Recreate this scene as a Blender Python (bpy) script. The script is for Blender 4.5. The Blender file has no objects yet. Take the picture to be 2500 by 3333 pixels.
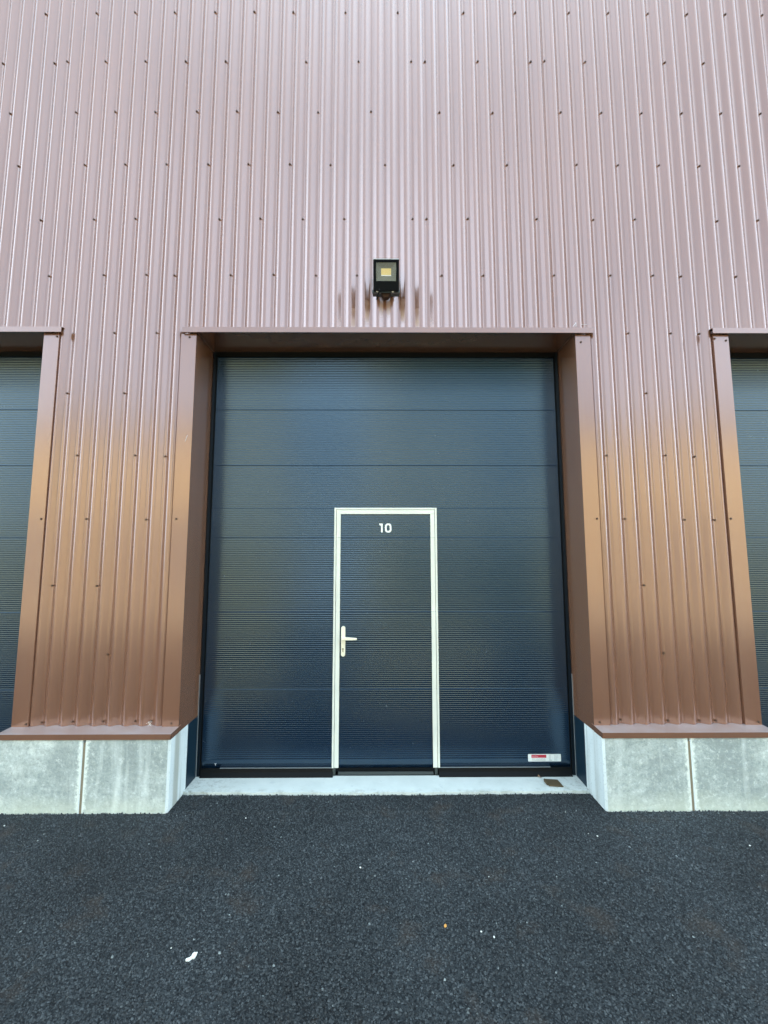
import bpy, bmesh, math, random
import numpy as np
from mathutils import Matrix, Vector

random.seed(7)
rng = np.random.default_rng(11)
S = bpy.context.scene
COL = S.collection

# ------------------------------------------------------------------ camera
def setup_camera():
    pt, yw, rl = math.radians(5.897), math.radians(0.3239), math.radians(0.0525)
    cp, sp, cy, sy, cr, sr = math.cos(pt), math.sin(pt), math.cos(yw), math.sin(yw), math.cos(rl), math.sin(rl)
    fh = Vector((sy, cy, 0)); r0 = Vector((cy, -sy, 0)); z = Vector((0, 0, 1))
    fwd = cp*fh + sp*z
    up0 = -sp*fh + cp*z
    right = cr*r0 - sr*up0
    up = sr*r0 + cr*up0
    cam = bpy.data.cameras.new('camera')
    cam.sensor_fit = 'VERTICAL'; cam.sensor_height = 24.0
    cam.lens = 1404.885/3333*24.0
    cam.clip_start = 0.05; cam.clip_end = 600
    ob = bpy.data.objects.new('camera', cam); COL.objects.link(ob)
    m = Matrix((right, up, -fwd)).transposed().to_4x4()
    m.translation = Vector((0, -3.27, 1.745))
    ob.matrix_world = m
    S.camera = ob
setup_camera()

# ------------------------------------------------------------------ sky and sun (the sun stands behind the building)
SUN_EL, SUN_AZ = math.radians(48), math.radians(4)      # azimuth from +Y towards +X
w = bpy.data.worlds.new('World'); S.world = w; w.use_nodes = True
nt = w.node_tree; nt.nodes.clear()
out = nt.nodes.new('ShaderNodeOutputWorld'); bg = nt.nodes.new('ShaderNodeBackground')
sky = nt.nodes.new('ShaderNodeTexSky'); sky.sky_type = 'NISHITA'; sky.sun_disc = False
sky.sun_elevation = SUN_EL; sky.sun_rotation = SUN_AZ
sky.air_density = 1.0; sky.dust_density = 2.0; sky.ozone_density = 1.0
tc = nt.nodes.new('ShaderNodeTexCoord'); mp = nt.nodes.new('ShaderNodeMapping')
mp.inputs['Scale'].default_value = (1.6, 1.6, 5.0)
nz = nt.nodes.new('ShaderNodeTexNoise'); nz.inputs['Scale'].default_value = 1.3; nz.inputs['Detail'].default_value = 6
rp = nt.nodes.new('ShaderNodeMapRange'); rp.inputs['From Min'].default_value = .3; rp.inputs['From Max'].default_value = .62
rp.inputs['To Min'].default_value = .45; rp.inputs['To Max'].default_value = .95
mx = nt.nodes.new('ShaderNodeMix'); mx.data_type = 'RGBA'
# thin high cloud, brighter towards the sun
cd = nt.nodes.new('ShaderNodeVectorMath'); cd.operation = 'DOT_PRODUCT'
cd.inputs[1].default_value = (math.sin(SUN_AZ)*math.cos(SUN_EL), math.cos(SUN_AZ)*math.cos(SUN_EL), math.sin(SUN_EL))
nt.links.new(tc.outputs['Generated'], cd.inputs[0])
cr_ = nt.nodes.new('ShaderNodeMapRange'); cr_.interpolation_type = 'SMOOTHSTEP'
for k_, v_ in (('From Min', -.35), ('From Max', .6), ('To Min', .80), ('To Max', 3.1)): cr_.inputs[k_].default_value = v_
nt.links.new(cd.outputs['Value'], cr_.inputs['Value'])
cl = nt.nodes.new('ShaderNodeVectorMath'); cl.operation = 'SCALE'; cl.inputs[0].default_value = (7.3, 9.3, 10.5)
# and paler, denser haze low over the horizon
sx = nt.nodes.new('ShaderNodeSeparateXYZ'); nt.links.new(tc.outputs['Generated'], sx.inputs[0])
hz = nt.nodes.new('ShaderNodeMapRange'); hz.interpolation_type = 'SMOOTHSTEP'
for k_, v_ in (('From Min', .10), ('From Max', .85), ('To Min', 1.9), ('To Max', .50)): hz.inputs[k_].default_value = v_
nt.links.new(sx.outputs['Z'], hz.inputs['Value'])
hm = nt.nodes.new('ShaderNodeMath'); hm.operation = 'MULTIPLY'
nt.links.new(cr_.outputs[0], hm.inputs[0]); nt.links.new(hz.outputs[0], hm.inputs[1])
nt.links.new(hm.outputs[0], cl.inputs['Scale']); nt.links.new(cl.outputs[0], mx.inputs['B'])
nt.links.new(tc.outputs['Generated'], mp.inputs['Vector']); nt.links.new(mp.outputs[0], nz.inputs['Vector'])
nt.links.new(nz.outputs['Fac'], rp.inputs['Value']); nt.links.new(rp.outputs[0], mx.inputs['Factor'])
nt.links.new(sky.outputs[0], mx.inputs['A']); nt.links.new(mx.outputs['Result'], bg.inputs['Color'])
bg.inputs['Strength'].default_value = 0.13
nt.links.new(bg.outputs[0], out.inputs['Surface'])

sl = bpy.data.lights.new('sun', 'SUN'); sl.energy = 3.2; sl.angle = math.radians(.53); sl.color = (1, .93, .82)
so = bpy.data.objects.new('sun', sl); COL.objects.link(so); so.location = (4, 20, 20)
sd = Vector((math.sin(SUN_AZ)*math.cos(SUN_EL), math.cos(SUN_AZ)*math.cos(SUN_EL), math.sin(SUN_EL)))
so.rotation_euler = sd.to_track_quat('Z', 'Y').to_euler()

S.view_settings.view_transform = 'Standard'; S.view_settings.look = 'None'
S.view_settings.gamma = 1; S.view_settings.use_curve_mapping = False
S.view_settings.exposure = 1.05
S.cycles.max_bounces = 8; S.cycles.diffuse_bounces = 4; S.cycles.glossy_bounces = 4

# ------------------------------------------------------------------ helpers
def tag(o, label=None, cat=None, group=None, kind=None):
    if label: o['label'] = label
    if cat: o['category'] = cat
    if group: o['group'] = group
    if kind: o['kind'] = kind
    return o

def link(o, parent=None):
    COL.objects.link(o)
    if parent is not None: o.parent = parent
    return o

def empty(name, loc=(0, 0, 0)):
    o = bpy.data.objects.new(name, None); o.empty_display_size = .1; o.location = loc
    return link(o)

class MB:
    """collects simple shapes into ONE mesh"""
    def __init__(s): s.v = []; s.f = []; s.m = []
    def add(s, vs, fs, m=0):
        k = len(s.v); s.v += [tuple(x) for x in vs]
        s.f += [tuple(i+k for i in f) for f in fs]; s.m += [m]*len(fs)
    def box(s, x0, x1, y0, y1, z0, z1, m=0):
        s.add([(x0,y0,z0),(x1,y0,z0),(x1,y1,z0),(x0,y1,z0),(x0,y0,z1),(x1,y0,z1),(x1,y1,z1),(x0,y1,z1)],
              [(0,3,2,1),(4,5,6,7),(0,1,5,4),(1,2,6,5),(2,3,7,6),(3,0,4,7)], m)
    def hexa(s, p, m=0):   # 8 free corners, same order as box
        s.add(p, [(0,3,2,1),(4,5,6,7),(0,1,5,4),(1,2,6,5),(2,3,7,6),(3,0,4,7)], m)
    def extrude_x(s, yz, x0, x1, m=0, caps=True):  # closed polygon in YZ
        n = len(yz)
        s.add([(x0,y,z) for y,z in yz]+[(x1,y,z) for y,z in yz],
              [(i,(i+1)%n,(i+1)%n+n,i+n) for i in range(n)] + ([tuple(range(n))[::-1], tuple(range(n,2*n))] if caps else []), m)
    def extrude_y(s, xz, y0, y1, m=0):
        n = len(xz)
        s.add([(x,y0,z) for x,z in xz]+[(x,y1,z) for x,z in xz],
              [(i,(i+1)%n,(i+1)%n+n,i+n) for i in range(n)] + [tuple(range(n))[::-1], tuple(range(n,2*n))], m)
    def extrude_z(s, xy, z0, z1, m=0, sidem=None):
        n = len(xy); k = len(s.v)
        s.v += [(x,y,z0) for x,y in xy]+[(x,y,z1) for x,y in xy]
        for i in range(n):
            s.f.append((k+i,k+(i+1)%n,k+(i+1)%n+n,k+i+n)); s.m.append(m if sidem is None else sidem[i])
        s.f += [tuple(k+i for i in range(n))[::-1], tuple(k+n+i for i in range(n))]; s.m += [m, m]
    def tube(s, pts, r, n=8, m=0):
        rings = []
        for i, p in enumerate(pts):
            p = Vector(p); a = Vector(pts[max(i-1,0)]); b = Vector(pts[min(i+1,len(pts)-1)])
            d = (b-a).normalized(); q = d.to_track_quat('Z', 'Y')
            rr = r[i] if isinstance(r, (list, tuple)) else r
            rings.append([p + q @ Vector((math.cos(t)*rr, math.sin(t)*rr, 0)) for t in [2*math.pi*j/n for j in range(n)]])
        vs = [v for ring in rings for v in ring]
        fs = [(i*n+j, i*n+(j+1)%n, (i+1)*n+(j+1)%n, (i+1)*n+j) for i in range(len(pts)-1) for j in range(n)]
        fs += [tuple(range(n))[::-1], tuple((len(pts)-1)*n+j for j in range(n))]
        s.add(vs, fs, m)
    def build(s, name, mats, parent=None, smooth=False, bevel=0, fix=True):
        me = bpy.data.meshes.new(name); me.from_pydata(s.v, [], s.f)
        if not isinstance(mats, (list, tuple)): mats = [mats]
        for m in mats: me.materials.append(m)
        me.polygons.foreach_set('material_index', s.m)
        if fix:
            b = bmesh.new(); b.from_mesh(me); bmesh.ops.recalc_face_normals(b, faces=b.faces); b.to_mesh(me); b.free()
        if smooth: me.polygons.foreach_set('use_smooth', [True]*len(me.polygons))
        me.update()
        o = bpy.data.objects.new(name, me); link(o, parent)
        if bevel:
            md = o.modifiers.new('bevel', 'BEVEL'); md.width = bevel; md.segments = 2; md.limit_method = 'ANGLE'; md.angle_limit = math.radians(40)
        return o

def rounded(pts, r, n=4):
    """open polyline with every bend rolled to a small arc"""
    out = [pts[0]]
    for i in range(1, len(pts)-1):
        p = Vector(pts[i]); a = Vector(pts[i-1])-p; b = Vector(pts[i+1])-p
        t = min(r, a.length*.45, b.length*.45)
        p0 = p + a.normalized()*t; p1 = p + b.normalized()*t
        for k in range(n+1):
            u = k/n; q = (1-u)**2*p0 + 2*u*(1-u)*p + u*u*p1
            out.append(tuple(q))
    out.append(pts[-1]); return out

# ------------------------------------------------------------------ materials
class NT:
    def __init__(s, name):
        s.m = bpy.data.materials.new(name); s.m.use_nodes = True; s.t = s.m.node_tree
        s.b = s.t.nodes['Principled BSDF']
    def n(s, typ, **kw):
        x = s.t.nodes.new(typ)
        for k, v in kw.items():
            if k in x.inputs: x.inputs[k].default_value = v
            else: setattr(x, k, v)
        return x
    def l(s, a, b): s.t.links.new(a, b)
    def coord(s, scale=(1,1,1)):
        tc = s.n('ShaderNodeTexCoord'); mp = s.n('ShaderNodeMapping'); mp.inputs['Scale'].default_value = scale
        s.l(tc.outputs['Object'], mp.inputs['Vector']); return mp.outputs[0]
    def noise(s, scale, detail=4, rough=.55, vec=None, sc=(1,1,1)):
        x = s.n('ShaderNodeTexNoise'); x.inputs['Scale'].default_value = scale; x.inputs['Detail'].default_value = detail
        x.inputs['Roughness'].default_value = rough
        s.l(vec if vec is not None else s.coord(sc), x.inputs['Vector']); return x.outputs['Fac']
    def ramp(s, fac, stops):
        r = s.n('ShaderNodeValToRGB'); e = r.color_ramp.elements
        while len(e) < len(stops): e.new(.5)
        for el, (p, c) in zip(e, stops): el.position = p; el.color = (*c, 1) if len(c) == 3 else c
        s.l(fac, r.inputs['Fac']); return r.outputs['Color']
    def rng(s, fac, a, b, c, d):
        r = s.n('ShaderNodeMapRange'); 
        for k, v in zip(('From Min','From Max','To Min','To Max'), (a,b,c,d)): r.inputs[k].default_value = v
        s.l(fac, r.inputs['Value']); return r.outputs[0]
    def mix(s, fac, a, b):
        x = s.n('ShaderNodeMix', data_type='RGBA')
        if isinstance(fac, (int, float)): x.inputs['Factor'].default_value = fac
        else: s.l(fac, x.inputs['Factor'])
        for k, v in (('A', a), ('B', b)):
            if isinstance(v, tuple): x.inputs[k].default_value = (*v[:3], 1)
            else: s.l(v, x.inputs[k])
        return x.outputs['Result']
    def math(s, op, a, b=None):
        x = s.n('ShaderNodeMath', operation=op)
        for i, v in enumerate((a, b)):
            if v is None: continue
            if isinstance(v, (int, float)): x.inputs[i].default_value = v
            else: s.l(v, x.inputs[i])
        return x.outputs[0]
    def bump(s, h, strength, dist):
        b = s.n('ShaderNodeBump'); b.inputs['Strength'].default_value = strength; b.inputs['Distance'].default_value = dist
        s.l(h, b.inputs['Height'])
        prev = s.b.inputs['Normal'].links
        if prev: s.l(prev[0].from_socket, b.inputs['Normal'])
        s.l(b.outputs[0], s.b.inputs['Normal'])
    def set(s, **kw):
        for k, v in kw.items():
            k = k.replace('_', ' ')
            if isinstance(v, tuple): s.b.inputs[k].default_value = (*v, 1) if len(v) == 3 else v
            elif isinstance(v, (int, float)): s.b.inputs[k].default_value = v
            else: s.l(v, s.b.inputs[k])
        return s

PAINT = (.168, .083, .048)
def paint_brown(name, grime=False):
    a = NT(name)
    big = a.noise(1.1, 5, .6, sc=(1.4, 1, .5)); fine = a.noise(55, 3, .6)
    col = a.mix(a.rng(big, .3, .7, 0, 1), tuple(x*.93 for x in PAINT), tuple(x*1.07 for x in PAINT))
    rough = a.rng(big, .3, .7, .19, .25)
    # vertical dust veils
    st = a.noise(7, 5, .65, sc=(1, 1, .06))
    col = a.mix(a.rng(st, .5, .8, 0, .22), col, (.17, .11, .085))
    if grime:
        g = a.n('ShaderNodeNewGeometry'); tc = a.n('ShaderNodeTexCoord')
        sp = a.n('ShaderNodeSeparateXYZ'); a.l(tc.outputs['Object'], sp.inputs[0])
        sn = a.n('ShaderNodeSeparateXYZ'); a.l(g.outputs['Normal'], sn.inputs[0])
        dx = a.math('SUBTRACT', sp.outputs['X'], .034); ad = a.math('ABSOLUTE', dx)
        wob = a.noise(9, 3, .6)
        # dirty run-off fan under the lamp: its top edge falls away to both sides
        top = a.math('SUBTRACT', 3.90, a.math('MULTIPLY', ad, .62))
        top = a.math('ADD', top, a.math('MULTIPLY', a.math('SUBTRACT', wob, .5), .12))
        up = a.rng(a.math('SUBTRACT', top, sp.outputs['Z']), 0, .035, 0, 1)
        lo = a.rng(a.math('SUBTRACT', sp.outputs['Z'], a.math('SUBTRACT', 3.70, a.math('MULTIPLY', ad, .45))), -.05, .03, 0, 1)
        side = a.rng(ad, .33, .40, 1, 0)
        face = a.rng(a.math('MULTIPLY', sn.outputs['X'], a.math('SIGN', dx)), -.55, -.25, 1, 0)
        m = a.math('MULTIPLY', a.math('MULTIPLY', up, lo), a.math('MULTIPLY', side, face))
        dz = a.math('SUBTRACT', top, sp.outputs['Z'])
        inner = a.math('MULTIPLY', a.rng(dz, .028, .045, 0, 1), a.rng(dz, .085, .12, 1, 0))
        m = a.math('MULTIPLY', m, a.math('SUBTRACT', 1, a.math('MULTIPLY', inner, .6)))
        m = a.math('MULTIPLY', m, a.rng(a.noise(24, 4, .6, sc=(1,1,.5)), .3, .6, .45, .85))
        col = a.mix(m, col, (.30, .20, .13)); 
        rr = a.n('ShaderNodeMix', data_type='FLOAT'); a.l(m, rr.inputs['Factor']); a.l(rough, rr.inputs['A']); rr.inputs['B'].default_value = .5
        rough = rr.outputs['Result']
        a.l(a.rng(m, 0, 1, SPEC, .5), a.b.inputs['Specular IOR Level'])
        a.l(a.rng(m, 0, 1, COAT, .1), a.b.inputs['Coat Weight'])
    else:
        a.set(Specular_IOR_Level=SPEC, Coat_Weight=COAT)
    a.set(Specular_Tint=(1, .82, .92), Coat_Tint=(1, .94, .95))
    # pale dust settled on level surfaces only
    gn = a.n('ShaderNodeNewGeometry'); sz = a.n('ShaderNodeSeparateXYZ'); a.l(gn.outputs['True Normal'], sz.inputs[0])
    dust = a.math('MULTIPLY', a.rng(sz.outputs['Z'], .8, .95, 0, 1), a.rng(a.noise(9, 6, .7, sc=(.6, 1, 1)), .3, .65, .45, 1))
    col = a.mix(dust, col, (.27, .235, .225))
    r2 = a.n('ShaderNodeMix', data_type='FLOAT'); a.l(dust, r2.inputs['Factor']); a.l(rough, r2.inputs['A']); r2.inputs['B'].default_value = .75
    rough = r2.outputs['Result']
    a.set(Base_Color=col, Roughness=rough, Coat_Roughness=.19, Coat_IOR=1.7, IOR=1.62)
    a.bump(fine, .10, .0015); a.bump(a.noise(2.2, 2, .5, sc=(1,1,.35)), .22, .006)
    return a.m
SPEC, COAT = 1.0, .55
M_CLAD = paint_brown('brown_coated_steel', True)
M_TRIM = paint_brown('brown_folded_steel')

def mat_door():
    a = NT('navy_coated_steel')
    n = a.noise(.9, 4, .6)
    tc = a.n('ShaderNodeTexCoord'); sp = a.n('ShaderNodeSeparateXYZ'); a.l(tc.outputs['Object'], sp.inputs[0])
    # road dust splashed on the foot of the door, a few chalky dots higher up
    dz = a.math('MULTIPLY', a.rng(sp.outputs['Z'], .08, .42, 1, 0), a.rng(a.noise(7, 6, .7, sc=(1,1,.8)), .46, .70, 0, .07))
    dots = a.rng(a.noise(38, 2, .4), .77, .80, 0, .35)
    col = a.mix(n, (.003, .012, .030), (.004, .015, .036))
    col = a.mix(dz, col, (.11, .13, .14)); col = a.mix(dots, col, (.20, .23, .25))
    a.set(Base_Color=col, Roughness=a.rng(n, .3, .7, .17, .22),
          Specular_IOR_Level=.9, IOR=1.62, Specular_Tint=(.52, .73, .94))
    a.bump(a.noise(1.7, 2, .5, sc=(1,1,1.4)), .15, .006)
    return a.m
M_DOOR = mat_door()
def plain(name, col, rough, spec=.5, metal=0, bump=0, bs=60):
    a = NT(name); n = a.noise(bs, 4, .6)
    a.set(Base_Color=a.mix(n, tuple(x*.85 for x in col), tuple(min(x*1.12, .95) for x in col)), Roughness=rough, Specular_IOR_Level=spec, Metallic=metal)
    if bump: a.bump(n, bump, .002)
    return a.m
M_NAVY = plain('navy_panel', (.005, .020, .036), .45, .35, bs=9)
M_RUBBER = plain('black_rubber', (.003, .004, .005), .5, .12, bump=.2)
M_GUIDE = plain('dark_guide_rail', (.003, .008, .014), .45, .2)
M_WHITE = plain('ivory_aluminium', (.68, .71, .65), .42, .5, bs=5)
M_ALU = plain('grey_aluminium', (.24, .27, .29), .4, .5, metal=.3)
M_SCREW = plain('brown_screw', (.07, .035, .022), .55, .4)
M_HANDLE = plain('cream_plastic', (.80, .77, .62), .38, .5, bs=12)
M_DARK = plain('dark_hole', (.02, .02, .018), .7)
M_DIGIT = plain('white_vinyl', (.80, .83, .80), .5)
M_RED = plain('red_print', (.42, .025, .05), .5)
M_STICK = plain('white_sticker', (.70, .75, .76), .45)
M_INK = plain('grey_print', (.22, .25, .27), .6)
M_PINK = plain('pink_print', (.72, .38, .42), .6)
M_LAMP = plain('black_lamp_housing', (.0008, .0008, .001), .25, .06)
M_STEEL = plain('painted_bracket', (.07, .10, .12), .35, .6)
M_EDGE = plain('grey_lamp_back', (.30, .33, .36), .4, .5)
M_REFL = plain('satin_reflector', (.17, .18, .15), .35, .5)
M_LED = plain('yellow_phosphor', (.80, .66, .26), .5, bs=300)
M_BRIGHT = plain('bright_metal', (.8, .82, .82), .25, .8)
M_BOARD = plain('weathered_wood', (.085, .065, .038), .8, .2, bump=.6, bs=30)
M_LEAF = plain('dry_leaf', (.25, .15, .09), .8, .2)
M_ORANGE = plain('orange_stone', (.60, .30, .08), .7, .3)
M_PEBBLE = plain('pale_stone', (.62, .64, .62), .7, .3, bump=.4)
M_MORTAR = plain('brown_mortar', (.24, .21, .155), .9, .2, bump=.6, bs=40)

def mat_glass():
    a = NT('lamp_glass'); t = a.t; tr = a.n('ShaderNodeBsdfTransparent'); gl = a.n('ShaderNodeBsdfGlossy', Roughness=.04)
    fr = a.n('ShaderNodeFresnel', IOR=1.25); ms = a.n('ShaderNodeMixShader')
    a.l(fr.outputs[0], ms.inputs[0]); a.l(tr.outputs[0], ms.inputs[1]); a.l(gl.outputs[0], ms.inputs[2])
    a.l(ms.outputs[0], t.nodes['Material Output'].inputs['Surface']); return a.m
M_GLASS = mat_glass()

def mat_concrete():
    a = NT('weathered_concrete')
    n1 = a.noise(2.3, 6, .62); n2 = a.noise(16, 6, .7); n3 = a.noise(60, 5, .7); n4 = a.noise(27, 6, .75)
    col = a.ramp(n1, [(.32, (.30, .35, .345)), (.50, (.44, .50, .49)), (.66, (.58, .64, .62))])
    col = a.mix(a.rng(n2, .42, .66, 0, .6), col, (.30, .355, .35))
    col = a.mix(a.rng(n3, .54, .68, 0, .38), col, (.78, .84, .83))
    col = a.mix(a.rng(a.noise(3.3, 6, .65), .47, .62, 0, .7), col, (.27, .315, .315))
    col = a.mix(a.rng(n3, .32, .44, .6, 0), col, (.20, .24, .235))
    col = a.mix(a.rng(n4, .53, .60, 0, .45), col, (.24, .285, .28))
    col = a.mix(a.rng(n4, .36, .44, .5, 0), col, (.70, .76, .75))
    # chalky runs
    st = a.noise(6.5, 5, .6, sc=(1, 1, .10)); col = a.mix(a.rng(st, .55, .72, 0, .6), col, (.76, .83, .82))
    st2 = a.noise(4.2, 4, .6, sc=(1.3, 1, .16)); col = a.mix(a.rng(st2, .58, .75, 0, .4), col, (.30, .34, .33))
    # pale salt bloom and algae along the ground
    tc = a.n('ShaderNodeTexCoord'); sp = a.n('ShaderNodeSeparateXYZ'); a.l(tc.outputs['Object'], sp.inputs[0])
    zz = a.math('ADD', sp.outputs['Z'], a.math('MULTIPLY', n1, .22))
    col = a.mix(a.rng(zz, .10, .24, .55, 0), col, (.64, .69, .58))
    # spalled pale edges next to the open joints and brown wash below them
    for jx in (-2.0605, 2.147):
        d = a.math('ABSOLUTE', a.math('SUBTRACT', sp.outputs['X'], jx))
        d = a.math('ADD', d, a.math('MULTIPLY', a.math('SUBTRACT', a.noise(34, 5, .7), .5), .09))
        col = a.mix(a.rng(d, .022, .040, .85, 0), col, (.74, .80, .76))
    a.set(Base_Color=col, Roughness=.9, Specular_IOR_Level=.25)
    a.bump(n2, .5, .008); a.bump(n3, .8, .004)
    return a.m
M_CONC = mat_concrete()
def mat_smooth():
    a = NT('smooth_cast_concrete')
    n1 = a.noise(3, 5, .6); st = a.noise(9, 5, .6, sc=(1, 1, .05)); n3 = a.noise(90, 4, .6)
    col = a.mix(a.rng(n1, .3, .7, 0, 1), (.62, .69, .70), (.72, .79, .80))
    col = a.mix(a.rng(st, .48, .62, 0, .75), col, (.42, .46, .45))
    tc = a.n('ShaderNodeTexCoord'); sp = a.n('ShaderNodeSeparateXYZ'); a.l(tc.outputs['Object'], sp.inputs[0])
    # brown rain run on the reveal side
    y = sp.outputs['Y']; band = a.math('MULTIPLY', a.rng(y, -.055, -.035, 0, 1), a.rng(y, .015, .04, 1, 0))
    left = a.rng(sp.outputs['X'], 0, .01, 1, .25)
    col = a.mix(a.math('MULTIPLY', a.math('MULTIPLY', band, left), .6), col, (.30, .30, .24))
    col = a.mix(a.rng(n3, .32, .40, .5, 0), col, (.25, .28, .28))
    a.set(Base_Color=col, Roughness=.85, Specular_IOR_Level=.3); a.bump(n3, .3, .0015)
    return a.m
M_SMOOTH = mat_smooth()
def mat_slab():
    a = NT('pale_floor_slab')
    n1 = a.noise(5, 5, .6); n3 = a.noise(70, 4, .65); sp_ = a.noise(19, 2, .4)
    col = a.mix(a.rng(n1, .3, .7, 0, 1), (.51, .56, .55), (.61, .66, .65))
    col = a.mix(a.rng(sp_, .69, .72, 0, .4), col, (.42, .48, .49))
    col = a.mix(a.rng(n3, .66, .74, 0, .5), col, (.40, .42, .38))
    tc = a.n('ShaderNodeTexCoord'); sp = a.n('ShaderNodeSeparateXYZ'); a.l(tc.outputs['Object'], sp.inputs[0])
    # dirt swept into the two corners and along the front edge
    ax = a.math('ABSOLUTE', a.math('SUBTRACT', sp.outputs['X'], .038))
    cor = a.math('MULTIPLY', a.rng(ax, 1.05, 1.5, 0, 1), a.rng(a.noise(26, 6, .75), .5, .64, 0, 1))
    col = a.mix(a.math('MULTIPLY', cor, .8), col, (.20, .21, .18))
    edge = a.math('MULTIPLY', a.rng(sp.outputs['Y'], .17, .115, 0, 1), a.rng(a.noise(14, 5, .7), .5, .62, 0, 1))
    col = a.mix(a.math('MULTIPLY', edge, .55), col, (.34, .36, .33))
    a.set(Base_Color=col, Roughness=.8, Specular_IOR_Level=.3); a.bump(n3, .4, .002)
    return a.m
M_SLAB = mat_slab()
def mat_asphalt(name, attr=False):
    a = NT(name)
    big = a.noise(.8, 5, .6); mid = a.noise(3.6, 5, .6)
    v = a.n('ShaderNodeTexVoronoi'); v.inputs['Scale'].default_value = 120; a.l(a.coord(), v.inputs['Vector'])
    g = a.n('ShaderNodeSeparateColor'); a.l(v.outputs['Color'], g.inputs[0])
    tone = g.outputs[0]
    if attr:
        at = a.n('ShaderNodeAttribute', attribute_name='tone'); tone = at.outputs['Fac']
    col = a.ramp(tone, [(0, (.011, .014, .017)), (.5, (.030, .036, .041)), (.92, (.056, .066, .073)), (.997, (.070, .080, .085)), (1.0, (.24, .27, .27))])
    k = a.rng(big, .3, .7, .66*(1.0 if attr else .6), 1.40*(1.0 if attr else .6))
    mm = a.n('ShaderNodeMix', data_type='RGBA', blend_type='MULTIPLY'); mm.inputs['Factor'].default_value = 1
    a.l(col, mm.inputs['A']); cc = a.n('ShaderNodeCombineColor')
    for i in range(3): a.l(k, cc.inputs[i])
    a.l(cc.outputs[0], mm.inputs['B']); col = mm.outputs['Result']
    # a few rusty brown patches
    col = a.mix(a.rng(mid, .56, .72, 0, .5), col, (.06, .045, .035))
    a.set(Base_Color=col, Roughness=a.rng(big, .3, .7, .62, .75), Specular_IOR_Level=.45)
    a.bump(v.outputs['Distance'], .8, .004); a.bump(a.noise(260, 3, .6), .5, .002)
    return a.m
M_ASPH = mat_asphalt('asphalt_ground')
M_ASPH.node_tree.nodes['Principled BSDF'].inputs['Specular IOR Level'].default_value = .2; M_STONE = mat_asphalt('asphalt_stones', True)

VALLEYS = [-3.241, -3.137, -3.027, -2.914, -2.803, -2.694, -2.585, -2.476, -2.365, -2.253, -2.14, -2.027, -1.913, -1.798, -1.681, -1.563, -1.449, -1.336, -1.224, -1.111, -0.997, -0.882, -0.766, -0.651, -0.537, -0.424, -0.311, -0.198, -0.086, 0.027, 0.141, 0.258, 0.376, 0.493, 0.606, 0.718, 0.831, 0.945, 1.057, 1.171, 1.289, 1.411, 1.528, 1.643, 1.758, 1.873, 1.988, 2.102, 2.218, 2.334, 2.451, 2.565, 2.676, 2.789, 2.903, 3.016, 3.13, 3.239, 3.342]
SCREWS = [(3, 6.432), (7, 6.444), (10, 6.454), (13, 6.456), (16, 6.461), (19, 6.468), (22, 6.466), (26, 6.464), (0, 5.947), (4, 5.952), (5, 5.969), (8, 5.971), (11, 5.975), (14, 5.977), (17, 5.979), (23, 5.977), (27, 5.984), (1, 5.471), (6, 5.485), (9, 5.492), (12, 5.491), (15, 5.5), (18, 5.504), (21, 5.497), (24, 5.496), (28, 5.505), (2, 4.985), (7, 4.998), (10, 5.004), (13, 5.007), (16, 5.009), (19, 5.013), (22, 5.014), (25, 5.007), (4, 4.499), (8, 4.507), (11, 4.515), (17, 4.513), (20, 4.521), (23, 4.516), (26, 4.519), (5, 4.009), (9, 4.02), (12, 4.023), (14, 4.018), (18, 4.023), (21, 4.028), (24, 4.021), (27, 4.022), (10, 3.527), (13, 3.528), (30, 6.467), (35, 6.471), (39, 6.475), (43, 6.476), (46, 6.476), (49, 6.471), (52, 6.471), (55, 6.471), (58, 6.465), (31, 5.987), (32, 5.988), (36, 5.993), (40, 5.993), (41, 5.999), (44, 5.992), (50, 5.992), (53, 5.987), (33, 5.502), (37, 5.5), (42, 5.508), (45, 5.505), (48, 5.503), (51, 5.505), (54, 5.506), (57, 5.504), (29, 5.01), (34, 5.012), (38, 5.014), (43, 5.019), (46, 5.016), (49, 5.016), (52, 5.013), (55, 5.013), (31, 4.521), (32, 4.522), (35, 4.525), (40, 4.525), (44, 4.519), (47, 4.524), (53, 4.512), (56, 4.52), (33, 4.024), (36, 4.025), (41, 4.027), (45, 4.028), (48, 4.029), (50, 4.022), (54, 4.021), (46, 3.532), (49, 3.532), (51, 3.529), (7, 3.026), (11, 3.028), (8, 2.528), (12, 2.528), (14, 2.521), (9, 2.033), (13, 2.029), (47, 3.033), (44, 2.529), (48, 2.53), (50, 2.52), (45, 2.032), (49, 2.025), (51, 2.023), (7, 1.53), (10, 1.528), (11, 1.027), (7, 0.545), (9, 0.55), (11, 0.552), (13, 0.553), (14, 0.553), (46, 1.527), (47, 1.026), (44, 0.553), (47, 0.546), (49, 0.546), (50, 0.545)]

# ------------------------------------------------------------------ main dimensions (metres; wall face y=0, camera side is -y)
DOOR_Y = .349
TOP = 8.6
OPEN = [(-5.677, -2.669), (-1.466, 1.542), (2.767, 5.775)]         # clear openings
PIER = [(-6.93, -5.677), (-2.669, -1.466), (1.542, 2.767), (5.775, 7.03)]
HEAD_Z, SILL_Z, PLINTH_F, PLINTH_B = 3.5226, .526, -.120, .158
WALL_END = (-9.4, 9.5)

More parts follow.
